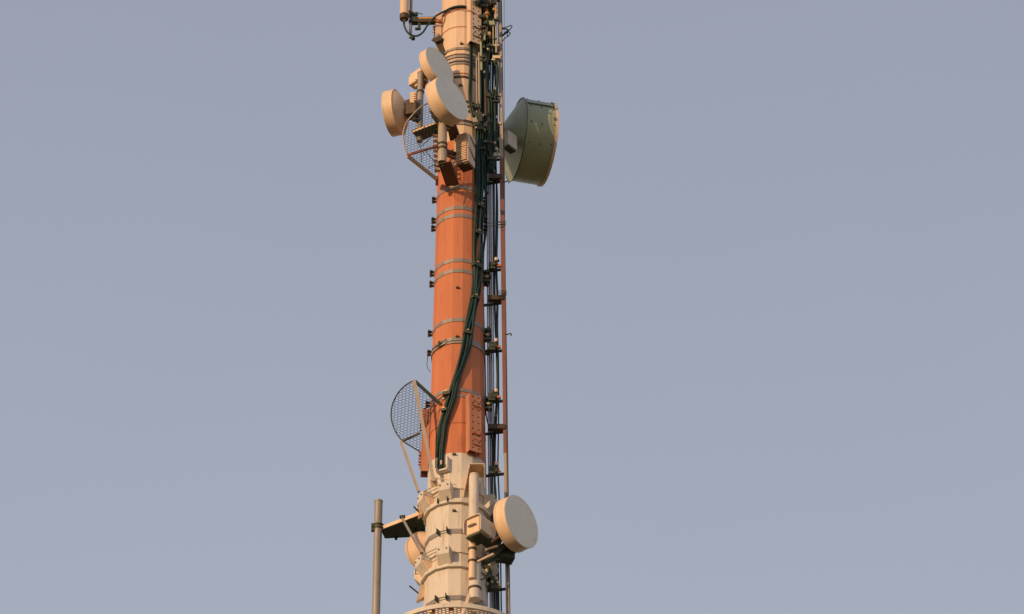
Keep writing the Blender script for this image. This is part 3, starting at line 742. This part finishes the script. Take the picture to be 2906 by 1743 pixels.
# hooks on the stringer
for row, lab in ((515, 'small dark hook on the ladder below the big drum'), (948, 'small curled hook on the ladder beside the middle bands')):
    a = P(lad_x(row)+4, row, -.15); x = .006
    cab('hook', lab, [a, a+V((.04, 0, -.01)), a+V((.075, 0, .01)), a+V((.10, 0, -.0)), a+V((.095, 0, -.035))], .011, 'dark_steel', 'hook')
for row, lab in ((638, 'bunch of cable ties on the ladder beside the upper orange mast'), (835, 'bunch of cable ties on the ladder just above a flat clamp')):
    b = MB()
    for k in range(5):
        z = P(1400, row+k*4.2-8, -.2).z; xa = P(1382, row, -.2).x; xb = P(lad_x(row)+8+random.random()*4, row, -.2).x
        if k % 2 == 0 or row > 700: xa = P(1412, row, -.2).x
        b.tube([V((xa, -.2, z)), V(((xa+xb)/2, -.2, z+.02)), V((xb, -.17, z+.03+.01*k))], .006, 5)
    root = thing('cable_ties', P(lad_x(row), row, -.15), lab, 'cable ties'); b.build('tie', 'dark_steel', root)
# right side clamp clusters against the mast edge
for row, lab in ((800, 'upper bolt cluster on the right edge of the orange mast'), (965, 'large bolt cluster on the right edge at the steel band pair'), (1160, 'bolt cluster on the right edge behind the orange perforated rail')):
    root = thing('bolt_cluster', P(1383, row, -.1), 'dark '+lab, 'bolt cluster', 'bolt clusters on the right edge')
    r = MR(P(1380, row, 0).z); b = MB(); z = P(1380, row, 0).z
    for dz, w_ in ((.13, .05), (.03, .06), (-.07, .055)): b.box(V((r+.055, -.10, z+dz)), V((w_, 0, 0)), V((0, .045, 0)), UZ*.022)
    b.tube([V((r+.06, -.12, z-.15)), V((r+.06, -.12, z+.19))], .012, 6); b.build('block', 'dark_steel', root)
    MB().tube([V((r+.05, -.15, z-.02)), V((r+.05, -.15, z+.0))], .03, 8).build('nut', 'dish_shell', root)
# top right cluster of boxes and connectors
tr = thing('equipment_cluster', P(1390, 60, -.2), 'crowded dark brackets and brass fittings at the top right of the mast', 'equipment')
b = MB()
for (x, y, w, h) in ((1396, 40, .10, .13), (1389, 85, .07, .20), (1400, 150, .085, .17), (1386, 170, .05, .08), (1372, 215, .04, .13), (1388, 12, .12, .06), (1392, 290, .10, .13), (1388, 325, .10, .12), (1394, 400, .085, .16), (1388, 380, .08, .12), (1386, 440, .08, .10)):
    b.box(P(x, y, -.10), V((w, 0, 0)), V((0, .05, 0)), UZ*h)
b.build('bracket', 'dark_steel', tr, bevel=.006)
b = MB(); p = P(1385, -40, -.3); b.tube([P(1387, -120, -.3), P(1387, 12, -.3)], .046, 20); b.build('rod', 'sunglow_paint', tr)
b = MB(); p = P(1382, 42, -.32); b.lathe([(.012, .12), (.05, .0), (.055, -.01), (.02, -.02), (.02, -.10)], p, UZ, 20)
for (x, y, w, h) in ((1378, 22, .035, .06), (1380, 72, .022, .14), (1375, 105, .02, .05), (1402, 28, .025, .025), (1372, 92, .012, .08)): b.box(P(x, y, -.3), V((w, 0, 0)), V((0, .03, 0)), UZ*h)
b.build('brass_fitting', 'brass', tr, bevel=.006)
b = MB()
for (x, y) in ((1384, 142), (1376, 171), (1398, 172), (1374, 207), (1403, 172), (1371, 330), (1356, 345), (1362, 305), (1375, 357), (1352, 365), (1378, 405), (1404, 408), (1362, 120), (1358, 170)):
    b.tube([P(x, y, -.32), P(x, y, -.32)+V((0, 0, .035))], .018, 8)
b.build('bolt_head', 'white_paint', tr)
b = MB(); b.box(P(1406, 132, -.2), V((.09, 0, 0)), V((0, .04, 0)), UZ*.02); b.box(P(1409, 165, -.2), V((.07, 0, 0)), V((0, .04, 0)), UZ*.03); b.bar(P(1404, -10, -.25), P(1408, 55, -.22), .06, .04, V((0, 1, 0)))
b.build('cross_plate', 'dish_shell', tr)
b = MB().bar(P(1352, 11, -.48), P(1372, -12, -.42), .06, .10, V((0, -1, 0))); b.build('slanted_bar', 'dark_steel', tr)
rnd = random.Random(11)
for i in range(46):
    if i < 26: x, y = rnd.uniform(1368, 1411), rnd.uniform(-10, 180)
    elif i < 36: x, y = rnd.uniform(1346, 1364), rnd.uniform(300, 380)
    else: x, y = rnd.uniform(1368, 1408), rnd.uniform(265, 460)
    m_ = rnd.choice(['dark_steel', 'brown_steel', 'dark_steel', 'dark_steel', 'shade_olive', 'dull_cream' if i % 2 else 'dark_steel', 'brass' if i < 26 else 'dark_steel'])
    w_ = rnd.uniform(.012, .05) if m_ != 'dark_steel' else rnd.uniform(.03, .08); h_ = rnd.uniform(.012, .05); yy = -.34-rnd.random()*.05 if i < 26 or i >= 36 else -.42
    b = MB(); c_ = P(x, y, yy); b.box(c_, V((w_, .01*rnd.random(), 0)), V((0, .025, 0)), V((rnd.uniform(-.01, .01), 0, h_)))
    if rnd.random() < .5: b.tube([c_+V((w_*.5, -.02, -h_)), c_+V((w_*.5, -.02, h_+.04))], .010, 6)
    b.build('fitting', m_, tr)
for k, (x, y0, y1, m_) in enumerate(((1352, 165, 335, 'dull_cream'), (1359, 150, 345, 'dull_cream'), (1365, 120, 200, 'shade_olive'), (1399, 60, 130, 'shade_olive'), (1407, 0, 150, 'dull_cream'), (1377, 225, 330, 'brown_steel'))):
    MB().tube([P(x, y0, -.36), P(x+1.5, y1, -.36)], .012+.004*(k % 3), 8).build('conduit', m_, tr)
# stray loops
cab('cable', 'upper stray cable loop sticking out right of the ladder at the top', [P(1419, 74, -.1), P(1428, 79, -.12), P(1438, 77, -.14), P(1450, 72.5, -.16), P(1452.5, 77, -.18), P(1443, 88, -.18), P(1432, 98, -.14), P(1421, 106, -.1)], .009)
cab('cable', 'thick stray cable running slantwise out of the ladder at the top', [P(1419, 84, -.1), P(1432, 82, -.12), P(1441, 85, -.18), P(1434, 93, -.18), P(1423, 103, -.1)], .014)
cab('cable', 'lower stray cable loop sticking out right of the ladder at the top', [P(1421, 122, -.1), P(1432, 110, -.12), P(1444, 101, -.14), P(1448, 95, -.15), P(1443, 91, -.14), P(1439, 97, -.12), P(1440, 102, -.12)], .009)
# loop of cable under lower right drum
cab('cable', 'black cable curled in a loop under the lower right drum', [P(1385, 1600, -.4), P(1365, 1606, -.5), P(1349, 1620, -.6), P(1348, 1636, -.6), P(1360, 1645, -.6), P(1374, 1642, -.55), P(1386, 1630, -.45), P(1392, 1612, -.4)], .011)
jn = thing('junction_box', P(1385, 1640, -.2), 'dark tangle of fittings under the lower right drum', 'fittings')
b = MB()
for (x, y, w, h) in ((1372, 1608, .07, .06), (1390, 1626, .04, .12), (1398, 1650, .03, .08), (1402, 1668, .06, .05), (1386, 1598, .09, .05)): b.box(P(x, y, -.22), V((w, 0, 0)), V((0, .05, 0)), UZ*h)
b.build('block', 'dark_steel', jn, bevel=.008)
b = MB()
for (x, y) in ((1381, 1640), (1396, 1655), (1383, 1660), (1412, 1656)): b.tube([P(x, y, -.3), P(x, y, -.3)+UZ*.04], .022, 8)
b.build('bolt_head', 'shade_olive', jn)
# white side box right of the slim pole (lower)
sb = thing('side_plate', P(1375, 1700, -.2), 'cream upright plate right of the pipe stub near the bottom', 'plate')
b = MB().prism([P(1360, 1625, -.45), P(1378, 1640, -.28), P(1378, 1704, -.28), P(1360, 1702, -.45)], V((.008, .012, 0))); b.build('plate', 'white_paint', sb)
b = MB().box(P(1376, 1640, -.1), V((.04, 0, 0)), V((0, .05, 0)), UZ*.1); b.build('standoff', 'white_paint', sb)

# ------------------------------------------------------------------ platform at the bottom
zp = P(1292, 1711, -1.17).z
pf = thing('platform', V((0, 0, zp-.05)), 'round cream platform ring with mesh floor at the bottom edge', 'platform')
RO = 1.17
MB().lathe([(RO-.03, 0), (RO, 0), (RO, -.075), (RO-.03, -.075), (RO-.03, 0)], V((0, 0, zp)), UZ, 120).build('rim', 'white_paint', pf, sharp=40)
rm = MR(zp)
MB().lathe([(rm+.0, .0), (rm+.07, 0), (rm+.07, -.09), (rm+.0, -.09)], V((0, 0, zp)), UZ, 64).build('inner_ring', 'white_paint', pf)
hm = MB()
for i in range(-34, 35):
    for j in range(-40, 41):
        w_, h_ = .080, .062
        cx = i*w_*.75; cy = j*h_+(h_/2 if i % 2 else 0); pts = [(cx-w_/2, cy), (cx-w_/4, cy-h_/2), (cx+w_/4, cy-h_/2), (cx+w_/2, cy)]
        if cy > .9: continue
        for a, c in zip(pts, pts[1:]):
            ok = all(rm+.05 < math.hypot(*q) < RO-.02 for q in (a, c))
            if ok: hm.tube([V((a[0], a[1], zp-.03)), V((c[0], c[1], zp-.03))], .009, 4, False)
hm.build('mesh_floor', 'grating', pf)
for t in (-60, -20, 16, 52, 95, 140, 185, 230, 265):
    MB().bar(rad(t)*(rm+.02)+UZ*(zp-.08), rad(t)*(RO-.03)+UZ*(zp-.08), .05, .06).build('floor_beam', 'dish_shell', pf)
for t in (-19, -3, 40, 62):
    MB().abox(rad(t)*(RO-.075)+UZ*(zp-.055), t, .04, .03, .03).build('lug', 'rust_paint', pf)
pb = MB().bar(P(1331, 1690, -.95), P(1306, 1760, -1.25), .05, .04, V((0, -1, 0))); pb.build('stay', 'dish_shell', pf)

# ------------------------------------------------------------------ light, sky, camera
SB, SE = R_(43), R_(14)
s = V((-math.sin(SB)*math.cos(SE), -math.cos(SB)*math.cos(SE), math.sin(SE)))
sl = bpy.data.lights.new('sun', 'SUN'); sl.energy = 3.1; sl.angle = R_(.6); sl.color = (1, .625, .31)
so = bpy.data.objects.new('sun', sl); so.rotation_euler = (-s).to_track_quat('-Z', 'Y').to_euler(); so.location = (-20, -20, 60); C.objects.link(so)
w = bpy.data.worlds.new('World'); bpy.context.scene.world = w; w.use_nodes = True; nt = w.node_tree
sky = nt.nodes.new('ShaderNodeTexSky'); sky.sky_type = 'NISHITA'; sky.sun_disc = False; sky.sun_elevation = SE; sky.sun_rotation = math.pi+SB
sky.dust_density = 2.0
bg = nt.nodes['Background']; bg.inputs['Strength'].default_value = .10
tc = nt.nodes.new('ShaderNodeTexCoord'); sx = nt.nodes.new('ShaderNodeSeparateXYZ'); nt.links.new(tc.outputs['Generated'], sx.inputs[0])
rp = nt.nodes.new('ShaderNodeValToRGB'); nt.links.new(sx.outputs['Z'], rp.inputs[0]); cr_ = rp.color_ramp
cr_.elements[0].position = 0; cr_.elements[0].color = (.78, .68, .58, 1); cr_.elements[1].position = 1; cr_.elements[1].color = (.24, .29, .42, 1)
for p_, c_ in ((.28, (.54, .52, .55)), (.52, (.424, .463, .550)), (.66, (.356, .383, .478))):
    e_ = cr_.elements.new(p_); e_.color = (*c_, 1)
vs_ = nt.nodes.new('ShaderNodeVectorMath'); vs_.operation = 'SCALE'; vs_.inputs['Scale'].default_value = 10; nt.links.new(rp.outputs[0], vs_.inputs[0])
hz = nt.nodes.new('ShaderNodeTexNoise'); hz.inputs['Scale'].default_value = 7; hz.inputs['Detail'].default_value = 3; nt.links.new(tc.outputs['Generated'], hz.inputs['Vector'])
hm_ = nt.nodes.new('ShaderNodeMapRange'); hm_.inputs['To Min'].default_value = 9.6; hm_.inputs['To Max'].default_value = 10.4; nt.links.new(hz.outputs[0], hm_.inputs['Value']); nt.links.new(hm_.outputs[0], vs_.inputs['Scale'])
mx = nt.nodes.new('ShaderNodeMix'); mx.data_type = 'RGBA'; mx.inputs['Factor'].default_value = .86
nt.links.new(vs_.outputs[0], mx.inputs[7])
nt.links.new(sky.outputs[0], mx.inputs[6]); nt.links.new(mx.outputs[2], bg.inputs['Color'])
cd = bpy.data.cameras.new('camera'); cd.sensor_width = 36; cd.lens = 36*F/2906; cd.clip_start = .5; cd.clip_end = 12000
co = bpy.data.objects.new('camera', cd); co.location = CAM; co.rotation_euler = (R_(90)+EL, 0, 0); C.objects.link(co)
sc = bpy.context.scene; sc.camera = co
sc.view_settings.view_transform = 'Standard'; sc.view_settings.look = 'None'; sc.view_settings.exposure = 0; sc.view_settings.gamma = 1
